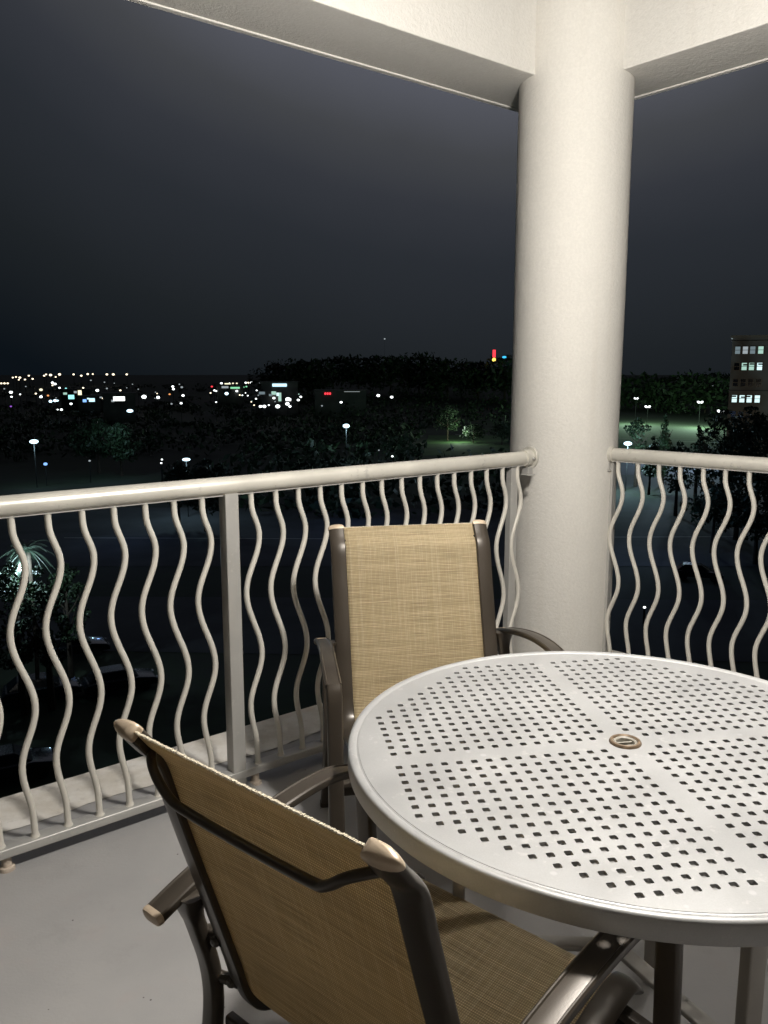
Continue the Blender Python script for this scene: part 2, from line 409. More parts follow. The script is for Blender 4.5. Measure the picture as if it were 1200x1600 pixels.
LX = [18, 73, 126, 176, 225, 271, 316, None, 392, 430, 467, 501, 535, 567, 598, 628, 656, 683, 711, 736, 760, 785, 808]
RX = [967, 996.8, 1029.4, 1061.7, 1096.5, 1133.4, 1171.6]
def t_on(px, P0, D, N, perp, z=1.03):
    # where the plane of a railing is seen at picture column px (used once, to read the spacing of the bars)
    q = Vector(P0); q += N*(perp-q.dot(N)); lo, hi = -3.0, 3.0; inc = None
    f = lambda t: 600+FPX*(q.x+D.x*t)/((q.y+D.y*t)*math.cos(PITCH)-(z-CAM_H)*math.sin(PITCH))
    up = f(.1) > f(0)
    lo = -1.6; hi = 1.6
    for _ in range(50):
        mid = (lo+hi)/2
        if (f(mid) < px) == up: lo = mid
        else: hi = mid
    return lo
lt = [t_on(x, (-.481, 2.69), DL, NL, LP) if x else None for x in LX]
a = [t for t in lt[:7]]; sp1 = (a[-1]-a[0])/6
b = [t for t in lt[8:]]; sp2 = (b[-1]-b[0])/14
rods_l = [a[0]+sp1*i for i in range(-17, 7) if i not in (-6,)] + [b[0]+sp2*i for i in range(15)]
post_l = t_on(363, (-.481, 2.69), DL, NL, LP, .6)
t_end_l = t_on(822, (-.481, 2.69), DL, NL, LP, 1.06)
railing(lp, DL, NL, t_end_l, -2.7, rods_l, [post_l, a[0]-6*sp1], [t_on(10, (-.481, 2.69), DL, NL, LP, .03), post_l+.07, t_end_l-.35, post_l-1.35],
        'champagne painted metal railing with wavy bars on the left of the column', 1, t_on(800, (-.481, 2.69), DL, NL, LP, .6), .042)
rt = [t_on(x, (1.0465, 3.7186), DR, NR, RP) for x in RX]; sp3 = (rt[-1]-rt[0])/6
t_end_r = t_on(953, (1.0465, 3.7186), DR, NR, RP, 1.06)
railing(rp, DR, NR, t_end_r, 3.2, [rt[0]+sp3*i for i in range(30) if i != 14], [rt[0]+sp3*14], [rt[0]+.6, rt[0]+2.0],
        'champagne painted metal railing with wavy bars on the right of the column', -1, t_on(949, (1.0465, 3.7186), DR, NR, RP, .6), .022)

# ------------------------------------------------------------------ table
TC = Vector((.4645, 1.507)); TR = .534; TZ = .72; TA = math.radians(9.8)
tab = empty('patio_table', (TC.x, TC.y, 0), TA, label='round silver metal patio table with a grid of square holes in its top', cat='table')
p = .0281; hh = .0061; c0 = .0270; cut = .0018
verts = []; edges = []; holes = []
def loop(pts):
    n0 = len(verts); verts.extend(Vector(q) for q in pts)
    edges.extend((n0+i, n0+(i+1) % len(pts)) for i in range(len(pts)))
RI = .5135
loop([(RI*math.cos(2*math.pi*k/160), RI*math.sin(2*math.pi*k/160)) for k in range(160)])
loop([(.0245*math.cos(2*math.pi*k/28), .0245*math.sin(2*math.pi*k/28)) for k in range(28)])
for sx in (-1, 1):
    for sy in (-1, 1):
        for i in range(16):
            for j in range(16):
                if 1 <= i+j <= 21:
                    cx, cy = sx*(c0+p*i), sy*(c0+p*j); holes.append((cx, cy))
                    loop([(cx-hh+cut, cy-hh), (cx+hh-cut, cy-hh), (cx+hh, cy-hh+cut), (cx+hh, cy+hh-cut), (cx+hh-cut, cy+hh), (cx-hh+cut, cy+hh), (cx-hh, cy+hh-cut), (cx-hh, cy-hh+cut)])
res = delaunay_2d_cdt(verts, edges, [], 0, 1e-6)
hv, hf = res[0], res[2]
hset = {(round((abs(x)-c0)/p), round((abs(y)-c0)/p)) for x, y in holes}
keep = []
for f in hf:
    c = sum((hv[i] for i in f), Vector((0, 0)))/len(f)
    r = c.length
    if r > RI or r < .0243: continue
    i_, j_ = round((abs(c.x)-c0)/p), round((abs(c.y)-c0)/p)
    if (i_, j_) in hset and abs(abs(c.x)-c0-p*i_) < hh and abs(abs(c.y)-c0-p*j_) < hh and \
       abs(abs(c.x)-c0-p*i_)+abs(abs(c.y)-c0-p*j_) < 2*hh-cut*.7: continue
    keep.append(f)
bm = bmesh.new(); bv = [bm.verts.new((v.x, v.y, TZ-.0015)) for v in hv]
for f in keep:
    try: bm.faces.new([bv[i] for i in f])
    except ValueError: pass
for v in [v for v in bm.verts if not v.link_faces]: bm.verts.remove(v)
bmesh.ops.recalc_face_normals(bm, faces=bm.faces)
if sum(f.normal.z for f in bm.faces) < 0: bmesh.ops.reverse_faces(bm, faces=bm.faces)
ext = bmesh.ops.extrude_face_region(bm, geom=bm.faces[:])
bmesh.ops.translate(bm, verts=[v for v in ext['geom'] if isinstance(v, bmesh.types.BMVert)], vec=(0, 0, .0))
low = [v for v in ext['geom'] if isinstance(v, bmesh.types.BMVert)]
lows = set(low)
for v in bm.verts:
    if v not in lows: v.co.z -= .0060
bmesh.ops.recalc_face_normals(bm, faces=bm.faces)
me = bpy.data.meshes.new('table_top'); bm.to_mesh(me); bm.free(); me.materials.append(M['table'])
o = bpy.data.objects.new('table_top', me); COL.objects.link(o); o.parent = tab
# rolled rim
MB().lathe([(RI+.0002, TZ-.0022), (RI+.0035, TZ-.0028), (RI+.0060, TZ-.0008), (TR-.008, TZ+.0008), (TR-.003, TZ-.0002), (TR-.0005, TZ-.003), (TR, TZ-.007), (TR, TZ-.034), (TR-.002, TZ-.037), (TR-.005, TZ-.037), (TR-.006, TZ-.034), (TR-.007, TZ-.012), (RI+.0002, TZ-.010)], 160, closed=True).build('table_rim', M['table'], tab)
# umbrella hole ring and plug
MB().lathe([(.0225, TZ-.004), (.0225, TZ+.002), (.0250, TZ+.0042), (.0285, TZ+.0036), (.0305, TZ+.0002), (.0305, TZ-.0012), (.026, TZ-.001)], 40, closed=True).build('umbrella_ring', M['ring'], tab)
pl = MB().lathe([(.0225, TZ+.0005), (.0205, TZ+.0022), (.0175, TZ-.0002), (.016, TZ-.010), (.001, TZ-.010)], 36)
pl.box((0, .003, TZ-.006), (.030, .004, .008)).box((.004, -.007, TZ-.007), (.020, .003, .006))
pl.build('plug', M['plug'], tab)
# base: four legs, crossed braces, top arms
LR = .315; a0 = math.radians(-63.4)-TA
for k in range(3):
    a = a0+k*math.pi*2/3; R_ = Matrix.Rotation(a, 3, 'Z')
    m = MB(); m.sweep([R_ @ Vector((LR, 0, .001)), R_ @ Vector((LR, 0, .67))], rrect(.040, .024, .004), side=R_ @ Vector((0, 1, 0)))
    m.build('leg', M['tabledark'], tab)
    MB().sweep([R_ @ Vector((.02, 0, .674)), R_ @ Vector((.50, 0, .674))], rrect(.036, .020, .003), side=R_ @ Vector((0, 1, 0))).build('top_arm', M['tabledark'], tab)
for k in range(3):
    a = a0+k*math.pi*2/3; R_ = Matrix.Rotation(a, 3, 'Z')
    MB().sweep([R_ @ Vector((.012, 0, .285)), R_ @ Vector((LR-.013, 0, .285))], rrect(.034, .012, .003), side=R_ @ Vector((0, 1, 0))).build('brace', M['tabledark'], tab)
MB().tube([(0, 0, .275), (0, 0, .295)], .03, 20).build('brace_hub', M['tabledark'], tab)

# ------------------------------------------------------------------ chairs
BACK = [(-.022, .926), (.002, .895), (.026, .865), (.046, .80), (.066, .735), (.088, .665), (.120, .565), (.150, .470), (.170, .405), (.198, .362), (.245, .346), (.32, .352), (.43, .372), (.55, .392), (.605, .392), (.632, .372)]
TEAR = [(-.0215, -.009), (-.0215, .009), (-.019, .0118), (-.008, .0125), (.004, .0118), (.014, .0092), (.0215, .0058), (.0255, .0024), (.0262, 0), (.0255, -.0024), (.0215, -.0058), (.014, -.0092), (.004, -.0118), (-.008, -.0125), (-.019, -.0118)]
def make_chair(label):
    root = empty('sling_chair', label=label, cat='chair', group='patio chairs around the table')
    Y0 = .30
    def pt(w, y, z): return Vector((w, y-Y0, z))
    path = smooth_path([(0, y, z) for y, z in BACK], 5)
    sec = rrect(.044, .024, .009, 4)
    for s in (-1, 1):
        sec = [(s*u, v*s) for u, v in TEAR]
        r = MB().sweep([pt(.238*s, q.y, q.z) for q in path], sec, side=(1, 0, 0)).build('side_rail', M['frame'], root)
        # end cap: a rounded champagne plug
        cp = path[0]; tg = (path[0]-path[1]).normalized()
        m = MB(); pts = [pt(.238*s, cp.y, cp.z)+Vector((0, tg.y, tg.z))*d for d in (-.007, 0, .004, .008, .0105)]
        m.sweep(pts, [(s*u*1.08, v*s*1.02) for u, v in TEAR], side=(1, 0, 0), scale=[1, 1, .95, .82, .55]); m.build('end_cap', M['cap'], r)
        # arm and front leg, one bent extrusion each
        w = lambda y: s*(.300+.024*min(1, max(0, (y-.06)/.4)))
        armp = smooth_path([(w(.045), .045, .572), (w(.12), .12, .596), (w(.24), .24, .624), (w(.36), .36, .640), (w(.47), .47, .638), (w(.555), .555, .616)], 5)
        asec = [(.0225, .000), (.0215, .006), (.0185, .0085), (.0165, .0085), (.0145, .0065), (.005, .0075), (-.005, .0075), (-.0145, .0065), (-.0165, .0085), (-.0185, .0085), (-.0215, .006), (-.0225, 0), (-.021, -.007), (-.017, -.0095), (.017, -.0095), (.021, -.007)]
        asec = [(u, -v) for u, v in asec]
        arm = MB().sweep([pt(*q) for q in armp], asec, side=(1, 0, 0)).build('arm', M['frame'], root, smooth=30)
        e0 = armp[0]
        m = MB(); m.sweep([pt(e0.x, e0.y+.004, e0.z+.0005), pt(e0.x, e0.y-.002, e0.z-.0005), pt(e0.x, e0.y-.006, e0.z-.0015), pt(e0.x, e0.y-.0085, e0.z-.002)], rrect(.0465, .020, .008, 3), side=(1, 0, 0), scale=[1, 1, .9, .5])
        m.build('arm_cap', M['cap'], arm)
        fl = [(w(.6), .553, .6195), (w(.6), .566, .590), (w(.6), .575, .50), (w(.6), .588, .30), (w(.6), .606, .10), (w(.6), .616, .012)]
        fp = [pt(*q) for q in smooth_path(fl, 4)]
        leg = MB().sweep(fp, rrect(.041, .024, .007, 3), side=(1, 0, 0)).build('leg', M['frame'], root)
        MB().sweep([pt(w(.6), .6165, .0), pt(w(.6), .6150, .016)], rrect(.045, .028, .009, 3), side=(1, 0, 0)).build('leg_glide', M['frame'], leg)
        rl = [(.105, .588), (.108, .555), (.124, .500), (.142, .430), (.146, .350), (.126, .230), (.078, .100), (.040, .012)]
        wr = s*.290
        rp_ = [pt(wr, y, z) for _, y, z in [(0, *q) for q in rl]]
        rp_ = smooth_path(rp_, 5)
        n = len(rp_)
        leg = MB().sweep(rp_, rrect(.036, .026, .008, 3), side=(1, 0, 0), scale=[1.0+.75*max(0, 1-i/7) for i in range(n)]).build('leg', M['frame'], root)
        MB().sweep([pt(wr, .0395, .0), pt(wr, .0415, .016)], rrect(.040, .030, .009, 3), side=(1, 0, 0)).build('leg_glide', M['frame'], leg)
        for y, z, y2 in ((.134, .505, .136), (.163, .412, .150)):
            MB().tube([pt(s*.240, y, z), pt(s*.284, y2, z)], .010, 12).build('spacer', M['frame'], root)
            m = MB().lathe([(.001, .006), (.006, .005), (.009, .001), (.0095, -.002)], 12)
            m.v = [(x+s*.250, y-Y0-.010-zz, z+yy) for x, yy, zz in m.v]; m.build('bolt', M['frame'], root)
    # bowed brace behind the back
    bp = smooth_path([pt(-.222, .008, .888), pt(-.205, -.006, .884), pt(-.180, -.016, .872), pt(-.150, -.016, .850), pt(-.120, -.013, .841), pt(0, -.012, .838), pt(.120, -.013, .841), pt(.150, -.016, .850), pt(.180, -.016, .872), pt(.205, -.006, .884), pt(.222, .008, .888)], 4)
    MB().tube(bp, .0070, 12, side=(0, 0, 1)).build('back_brace', M['frame'], root)
    # stretchers
    MB().sweep([pt(-.308, .574, .335), pt(.308, .574, .335)], rrect(.030, .018, .005), side=(0, 0, 1)).build('stretcher', M['frame'], root)
    MB().sweep([pt(-.265, .160, .328), pt(.265, .160, .328)], rrect(.030, .018, .005), side=(0, 0, 1)).build('stretcher', M['frame'], root)
    for s in (-1, 1):
        MB().sweep([pt(s*.245, .578, .365), pt(s*.306, .578, .352)], rrect(.026, .016, .004), side=(0, 1, 0)).build('seat_bracket', M['frame'], root)
    # slings
    def cloth(name, pts, sag, nu=22, edge_top=False):
        vs = []; fs = []; uvs = []; dist = 0
        for i, q in enumerate(pts):
            if i: dist += (pts[i]-pts[i-1]).length
            a_ = pts[max(0, i-1)]; b_ = pts[min(len(pts)-1, i+1)]; tg = (b_-a_).normalized(); nm = Vector((0, tg.z, -tg.y))
            for k in range(nu+1):
                u = -1+2*k/nu; d = sag*(1-u*u)*math.sin(math.pi*min(1, .12+i/(len(pts)-1)))
                vs.append(pt(u*.220, q.y, q.z)+nm*d); uvs.append((u*.220+.3, dist))
        n = nu+1
        for i in range(len(pts)-1):
            for k in range(nu): fs.append((i*n+k, i*n+k+1, (i+1)*n+k+1, (i+1)*n+k))
        me = bpy.data.meshes.new(name); me.from_pydata(vs, [], fs); me.materials.append(M['sling'])
        ul = me.uv_layers.new(name='UVMap')
        for lpz in me.loops: ul.data[lpz.index].uv = uvs[lpz.vertex_index]
        me.polygons.foreach_set('use_smooth', [True]*len(me.polygons))
        o = bpy.data.objects.new(name, me); COL.objects.link(o); o.parent = root
        md = o.modifiers.new('thick', 'SOLIDIFY'); md.thickness = .0016; md.offset = 0
        return o
    bsl = cloth('back_sling', [q for q in smooth_path([(0, y, z) for y, z in BACK[:10]], 5)], -.006)
    ssl = cloth('seat_sling', [q+Vector((0, 0, .004)) for q in smooth_path([(0, y, z) for y, z in BACK[9:]], 6)], .014)
    # frayed stitched hem along the top edge
    m = MB(); q = BACK[0]; n = 150
    for k in range(n):
        u = -.218+.436*k/(n-1); h = .0022+random.random()*.0014
        m.box(pt(u, q[0]+random.uniform(-.0006, .0006), q[1]+.0012), (.0021, .0040, h))
    m.build('hem', M['thread'], bsl, smooth=0)['kind'] = 'stuff'
    return root
def place(chair, backtop, face):
    f = Vector(face).normalized(); rz = math.atan2(-f.x, f.y)
    chair.rotation_euler[2] = rz; chair.location = (backtop[0]+f.x*.30, backtop[1]+f.y*.30, 0)
near = make_chair('tan sling chair in the foreground seen from behind, its right arm under the table edge')
place(near, (-.168, .966), (.654, .756))
far = copy_tree(near); far['label'] = 'tan sling chair beyond the table with its back to the railing'
place(far, (.085, 2.665), (.185, -.983))

# pipe added outside right-hand bars for a blue line of light
pp = Vector((2.21, 8.1)); root = MB(); root.tube([(pp.x, pp.y, -18), (pp.x, pp.y, -3), (pp.x, pp.y, -.12)], .014, 10)
root.build('blue_line_pipe', M['pipe'], label='thin vertical pipe coloured blue as if lit seen between the bars just right of the column', cat='pipe')

# ================================================================== THE NIGHT TOWN BELOW
GZ = -18.0
def sstep(x, a, b):
    t = np.clip((x-a)/(b-a), 0, 1); return t*t*(3-2*t)
def terr(x, y):
    x = np.asarray(x, float); y = np.asarray(y, float); d = np.hypot(x, y)
    return GZ+11.5*sstep(d, 250, 850)+9*np.exp(-((x-25)/70)**2-((y-560)/110)**2)-3*sstep(d, 900, 2500)
def ray(px, py):
    u, v = px-600, py-800
    return Vector((u, FPX*math.cos(PITCH)-v*math.sin(PITCH), -(FPX*math.sin(PITCH)+v*math.cos(PITCH))))
def at_dist(px, py, D):
    r = ray(px, py); k = D/math.hypot(r.x, r.y); return Vector((r.x*k, r.y*k, CAM_H+r.z*k))
def at_height_above_ground(px, py, H, dmax=880, dmin=20):
    d = dmin; best = None
    while d < dmax:
        P = at_dist(px, py, d)
        if P.z <= float(terr(P.x, P.y))+H: return P
        d *= 1.012
    return at_dist(px, py, dmax)
# ground sheet
def ground_mat():
    m, t, b = new_mat('night_ground'); v = coords(t)
    n = noise(t, v, .03, 6); n2 = noise(t, v, .6, 4)
    c = mixc(t, rampf(t, n, .42, .58), (.020, .030, .014), (.035, .036, .032))
    c = mixc(t, rampf(t, n2, .4, .7, (0, 0, 0, 1), (.5, .5, .5, 1)), c, (.03, .05, .02))
    t.links.new(c, b.inputs['Base Color']); b.inputs['Roughness'].default_value = .9; return m
rr = np.concatenate([np.linspace(0, 300, 40), np.linspace(320, 1000, 50), np.geomspace(1050, 5200, 14)]); na = 120
vs = []; fs = []
for i, r in enumerate(rr):
    for k in range(na):
        a = 2*math.pi*k/na; x, y = r*math.cos(a), r*math.sin(a); vs.append((x, y, float(terr(x, y))))
for i in range(len(rr)-1):
    for k in range(na): fs.append((i*na+k, i*na+(k+1) % na, (i+1)*na+(k+1) % na, (i+1)*na+k))
g = MB().add(vs, fs); g.v = [(x, y, z) for x, y, z in g.v]
g.build('ground', ground_mat(), kind='structure', smooth=180)
M['asphalt'] = plain('asphalt', (.055, .058, .064), .9, 0, .35, .12, 2.0, .4)
M['lawn'] = plain('dark_lawn', (.050, .105, .030), .9, 0, .35, .15, 3, .5)
M['concrete'] = plain('pavement_concrete', (.24, .24, .23), .8, 0, .2, .3)
M['leaf'] = plain('dark_foliage', (.030, .055, .022), .6, 0, .45, .8)
M['leaf2'] = plain('palm_foliage', (.10, .14, .10), .45, 0, .4, 2)
M['bark'] = plain('bark', (.07, .05, .035), .9, 0, .3, 4)
M['pole'] = plain('lamp_pole', (.035, .035, .035), .7, .2)
M['bwall'] = plain('office_wall', (.26, .245, .215), .8, 0, .15, .2)
M['btrim'] = plain('office_trim', (.30, .26, .20), .8, 0, .1, .2)
M['dglass'] = plain('dark_glass', (.012, .014, .016), .15, 0, .2, 1)
M['shopwall'] = plain('shop_wall', (.10, .10, .095), .8, 0, .2, .2)
def sheet(name, pts, mat, dz):
    MB().add([(x, y, GZ+dz) for x, y in pts], [tuple(range(len(pts)))]).build(name, mat, kind='structure', smooth=0)
def gp(px, py): P = at_dist(px, py, 1); r = ray(px, py); k = (GZ-CAM_H)/r.z; return (r.x*k, r.y*k)
sheet('car_park', [gp(955, 742), gp(1420, 742), gp(1420, 676), gp(955, 668)], M['asphalt'], .02)
sheet('road', [gp(-400, 885), gp(1600, 885), gp(1600, 800), gp(-400, 790)], M['asphalt'], .024)
sheet('service_road', [gp(-300, 1010), gp(1500, 1040), gp(1500, 940), gp(-300, 930)], M['asphalt'], .028)
sheet('lawn', [gp(940, 664), gp(1300, 668), gp(1300, 651), gp(940, 651)], M['lawn'], .02)
sheet('lawn', [gp(660, 712), gp(800, 712), gp(790, 676), gp(672, 672)], M['lawn'], .03)
sheet('pavement', [gp(940, 667), gp(1300, 672), gp(1300, 669), gp(940, 664.3)], M['concrete'], .12)
sheet('pavement', [gp(712, 680), gp(762, 680), gp(756, 672), gp(705, 671)], M['concrete'], .04)
for k, y in enumerate((690, 700, 712, 726)):
    sheet('parking_line', [gp(1062, y), gp(1140, y+1), gp(1140, y+1.6), gp(1062, y+.6)], M['concrete'], .03)
sheet('lane_marking', [gp(100, 840), gp(620, 842), gp(620, 843.2), gp(100, 841.2)], M['concrete'], .032)
sheet('lane_marking', [gp(960, 839), gp(1210, 838), gp(1210, 839.2), gp(960, 840.2)], M['concrete'], .032)

# ---------------- trees
def leaf_cloud(centers, radii, n_each, size, flat=.8):
    C = np.repeat(np.array(centers, float), n_each, 0); R = np.repeat(np.array(radii, float), n_each, 0)
    N = len(C); d = rng.normal(size=(N, 3)); d /= np.linalg.norm(d, axis=1)[:, None]
    rad = rng.uniform(.45, 1.0, N)**.6
    P = C+d*R*rad[:, None]
    a = rng.normal(size=(N, 3)); a /= np.linalg.norm(a, axis=1)[:, None]
    b = np.cross(a, rng.normal(size=(N, 3))); b /= np.linalg.norm(b, axis=1)[:, None]
    s = size*rng.uniform(.5, 1.3, N)[:, None]
    V = np.stack([P-a*s, P-b*s*.45, P+a*s, P+b*s*.45], 1).reshape(-1, 3)
    return V
def quads_obj(name, V, mat, parent=None, **kw):
    n = len(V)//4; me = bpy.data.meshes.new(name)
    me.from_pydata(V.tolist(), [], np.arange(n*4).reshape(-1, 4).tolist()); me.materials.append(mat)
    o = bpy.data.objects.new(name, me); COL.objects.link(o)
    if parent: o.parent = parent
    return finish(o, **kw)
def tree(px, ytop, D, width, label, kind='round', group=None, size=.28, n=1700, px_is=True, name='tree'):
    P = at_dist(px, ytop, D); gz = float(terr(P.x, P.y)); H = P.z-gz
    root = empty(name, (P.x, P.y, gz), random.uniform(0, 6), label=label, cat='tree', group=group)
    th = H*(.30 if kind != 'cone' else .14)
    lean = [random.uniform(-.04, .04)*H for _ in range(2)]
    m = MB(); trunk = smooth_path([(0, 0, -.2), (lean[0]*.2, 0, H*.25), (lean[0]*.6, lean[1]*.5, H*.55), (lean[0], lean[1], H*.85)], 3)
    k = len(trunk); m.tube(trunk, .022*H, 8, scale=[1.3-1.1*i/(k-1) for i in range(k)])
    for b in range(6):
        a = random.uniform(0, 6.28); z0 = random.uniform(.3, .65)*H; q = Vector((lean[0]*.5, lean[1]*.4, z0))
        m.tube([q, q+Vector((math.cos(a)*width*.2, math.sin(a)*width*.2, H*.09)), q+Vector((math.cos(a)*width*.38, math.sin(a)*width*.38, H*.20))], .008*H, 5, scale=[1, .7, .3])
    m.build('trunk', M['bark'], root)
    cs = []; rs = []
    if kind == 'cone':
        for i in range(26):
            f = (i+.5)/26; z = th+(H-th)*f; w = width*.5*(1-f)**.75
            for q in range(3 if f < .7 else 1):
                a = random.uniform(0, 6.28); cs.append((math.cos(a)*w*.6, math.sin(a)*w*.6, z)); rs.append((w*.5+.12, w*.5+.12, H*.030+.15))
    else:
        for i in range(34):
            a = random.uniform(0, 6.28); f = random.random(); z = th+(H-th)*(.08+.80*f); w = width*.5*math.sin(math.pi*min(.95, .22+.62*f))
            q = random.uniform(.2, .85); cs.append((math.cos(a)*w*q+lean[0]*f, math.sin(a)*w*q+lean[1]*f, z)); k = random.uniform(.10, .19)*width; rs.append((k, k, k*.75))
        cs.append((lean[0], lean[1], H-.3)); rs.append((width*.10, width*.10, .35))
    V = leaf_cloud(cs, rs, max(6, n//len(cs)), size)
    quads_obj('crown', V, M['leaf'], root)
    return root
T = 'tree'
tree(998, 652, 150, 6.0, 'open crowned tree just right of the column behind the bright bluish lamp', group=None, n=1500)
tree(1040, 650, 152, 4.2, 'narrow upright dark tree second to the right of the column', kind='cone', n=1800)
tree(1018, 682, 140, 4.0, 'low bushy dark tree between the two taller ones right of the column', n=900)
tree(1093, 667, 140, 6.2, 'pointed spruce like tree silhouetted on the grey car park', kind='cone', n=2300)
tree(1140, 640, 128, 8.5, 'large dark tree under the left end of the office building', n=2600)
tree(1178, 636, 122, 9.0, 'large dark tree at the right edge below the office windows', n=2600)
tree(1215, 650, 118, 9.0, 'large dark tree cut off by the right picture edge', n=1800)
tree(1062, 690, 120, 4.5, 'small dark tree low behind the right handrail', n=900)
tree(1160, 690, 105, 7.5, 'broad dark tree just above the right handrail', n=2000)
tree(1120, 738, 96, 7.0, 'dark tree seen through the right hand bars', n=1700)
tree(1190, 742, 92, 7.0, 'dark tree behind the last bars at the right edge', n=1700)
tree(150, 655, 172, 11.0, 'faintly lit bluish green tree left of centre above the left handrail', n=3200, size=.4)
tree(186, 662, 166, 8.0, 'faintly lit tree beside the broader one above the left handrail', n=2200, size=.4)
tree(318, 718, 104, 7.5, 'bluish lit tree just above the handrail beside a bright lamp', n=2600)
tree(276, 722, 108, 6.0, 'small bluish lit tree left of the bright lamp above the handrail', n=2000)
tree(740, 664, 236, 8.0, 'dark tree standing on the dim green lawn left of the column', n=1600)
tree(785, 660, 230, 9.0, 'dark tree close to the left side of the column', n=1800)
tree(700, 634, 242, 10.0, 'dark tree at the left end of the dim lawn', n=1600)
for i, (px, yt, D) in enumerate([(480, 566, 470), (520, 562, 480), (560, 561, 470), (610, 560, 460), (655, 559, 470), (700, 565, 450), (748, 568, 450), (790, 561, 440), (1000, 594, 420), (1060, 592, 430), (1105, 590, 400), (440, 572, 500)]):
    tree(px, yt, D, 40+random.uniform(-6, 10), 'dark tree in the wooded ridge on the horizon', group='trees on the wooded ridge', n=1200, size=1.5)
# woodland (a far wood that reads as one mass)
cs = []; rs = []
for i in range(2600):
    az = random.uniform(-36, 36); d = random.uniform(112, 700)
    x = d*math.sin(math.radians(az)); y = d*math.cos(math.radians(az))
    px = 600+FPX*x/(y*math.cos(PITCH)+19*math.sin(PITCH))
    if px > 930 and d < 380: continue
    if px > 930 and d < 430 and random.random() < .5: continue
    if 655 < px < 800 and 170 < d < 300: continue
    if px < 360 and d < 200 : continue
    if px < 640 and 470 < d: 
        if random.random() < .8: continue
    h = random.uniform(2.5, 5.5) if d < 300 else random.uniform(3, 7)
    if px < 470 and d > 300: h *= .45
    z = float(terr(x, y)); w = random.uniform(3, 6)
    cs.append((x, y, z+h*.5)); rs.append((w, w, h*.5))
V = leaf_cloud(cs, rs, 26, .9)
quads_obj('woodland', V, M['leaf'], kind='stuff', label='dark woodland filling the land between the balcony and the far lights', cat='woodland')

# palm lit from below, seen between the left bars
def palm(px, py, D, label):
    P = at_dist(px, py, D); gz = float(terr(P.x, P.y)); H = P.z-gz
    root = empty('palm_tree', (P.x, P.y, gz), 0, label=label, cat='tree')
    MB().tube(smooth_path([(0, 0, -.2), (.15, 0, H*.4), (.05, .1, H*.98)], 4), .13, 10).build('trunk', M['bark'], root)
    for k in range(26):
        a = k*2.4+random.uniform(-.2, .2); el = random.uniform(-.5, 1.0); ln = random.uniform(1.4, 2.0); m = MB(); pts = []
        for i in range(9):
            s = i/8; r = ln*s*math.cos(el*(1-.3*s)); z = ln*(math.sin(el)*s-.62*s*s)
            pts.append(Vector((math.cos(a)*r, math.sin(a)*r, H+z)))
        m.tube(pts, .016, 4, scale=[1-.7*i/8 for i in range(9)])
        sd = Vector((-math.sin(a), math.cos(a), 0))
        for i in range(1, 9):
            for q in range(3):
                b_ = pts[i-1].lerp(pts[i], q/3); f = (pts[i]-pts[i-1]).normalized(); l_ = .50*math.sin(math.pi*(.15+.75*i/9))
                for s in (-1, 1):
                    tip = b_+(sd*s*.75+f*.6+Vector((0, 0, -.25))).normalized()*l_
                    m.add([b_-f*.018, b_+f*.018, tip], [(0, 1, 2)])
        m.build('frond', M['leaf2'], root, smooth=0)
    return root, P
pr, PP = palm(42, 858, 52, 'palm tree lit bluish white from below, between the left bars')
for i, (px, py, D, w) in enumerate([(22, 880, 50, 3.4), (66, 886, 50, 3.2), (100, 880, 54, 2.6)]):
    tree(px, py, D, w, ['leafy shrub at the foot of the lit palm, leftmost', 'leafy shrub right below the lit palm', 'leafy shrub at the right of the lit palm'][i], n=2600, size=.13, name='shrub')

# ---------------- lamps
head_cache = {}
def head_mesh(col, rx, rz):
    m = MB(); m.lathe([(.001, 1), (.5, .87), (.87, .5), (1, 0), (.87, -.5), (.5, -.87), (.001, -1)], 12)
    m.v = [(x*rx, y*rx, z*rz) for x, y, z in m.v]; return m
def lamp(px, py, s, col='white', label='', group=None, H=8.0, aspect=.75, poles=True, twin=False):
    P = at_height_above_ground(px, py, H); D = math.hypot(P.x, P.y); gz = float(terr(P.x, P.y)); sc = s*.5*D/FPX*.95
    root = empty('street_lamp', (P.x, P.y, gz), 0, label=label, cat='street lamp', group=group)
    h = P.z-gz
    if poles:
        MB().tube([(0, 0, 0), (0, 0, h-sc*aspect*.8)], max(.08, .00022*D), 6).build('pole', M['pole'], root)
    if twin:
        for q in (-1, 1):
            mm = head_mesh(col, sc*.55, sc*.42); mm.v = [(x+q*sc*.62, y, z+h+abs(x+q*sc*.6)*.25) for x, y, z in mm.v]; mm.build('lamp_head', EM[col], root)
        MB().box((0, 0, h-sc*.25), (sc*1.3, .15, sc*.22)).build('lamp_arm', M['pole'], root, smooth=0)
    else:
        mm = head_mesh(col, sc, sc*aspect*(.8 if s > 9 else 1)); mm.v = [(x, y, z+h) for x, y, z in mm.v]; mm.build('lamp_head', EM[col], root)
    return root, P
FAR = 'small warm white lamp in the far left row'
row = [(20, 590, 2.6), (25, 589, 2.6), (31, 590, 3.6), (39, 593, 2.8), (45, 587, 2.8), (51, 592, 3), (69, 587, 3), (72, 585, 2.6), (79, 586, 4.2), (87, 589, 2.6), (93, 585, 4.2), (115, 585, 3.2), (127, 587, 3.4), (137, 584.5, 3.4), (145, 584.5, 2.6), (167, 585, 3.6), (177, 585, 4), (198, 585, 3.4), (2, 599, 3), (7, 599, 3.2), (12, 599, 3)]
for x, y, s in row: lamp(x, y, s, 'warm', FAR, 'street lamps in the far row on the left', H=9)
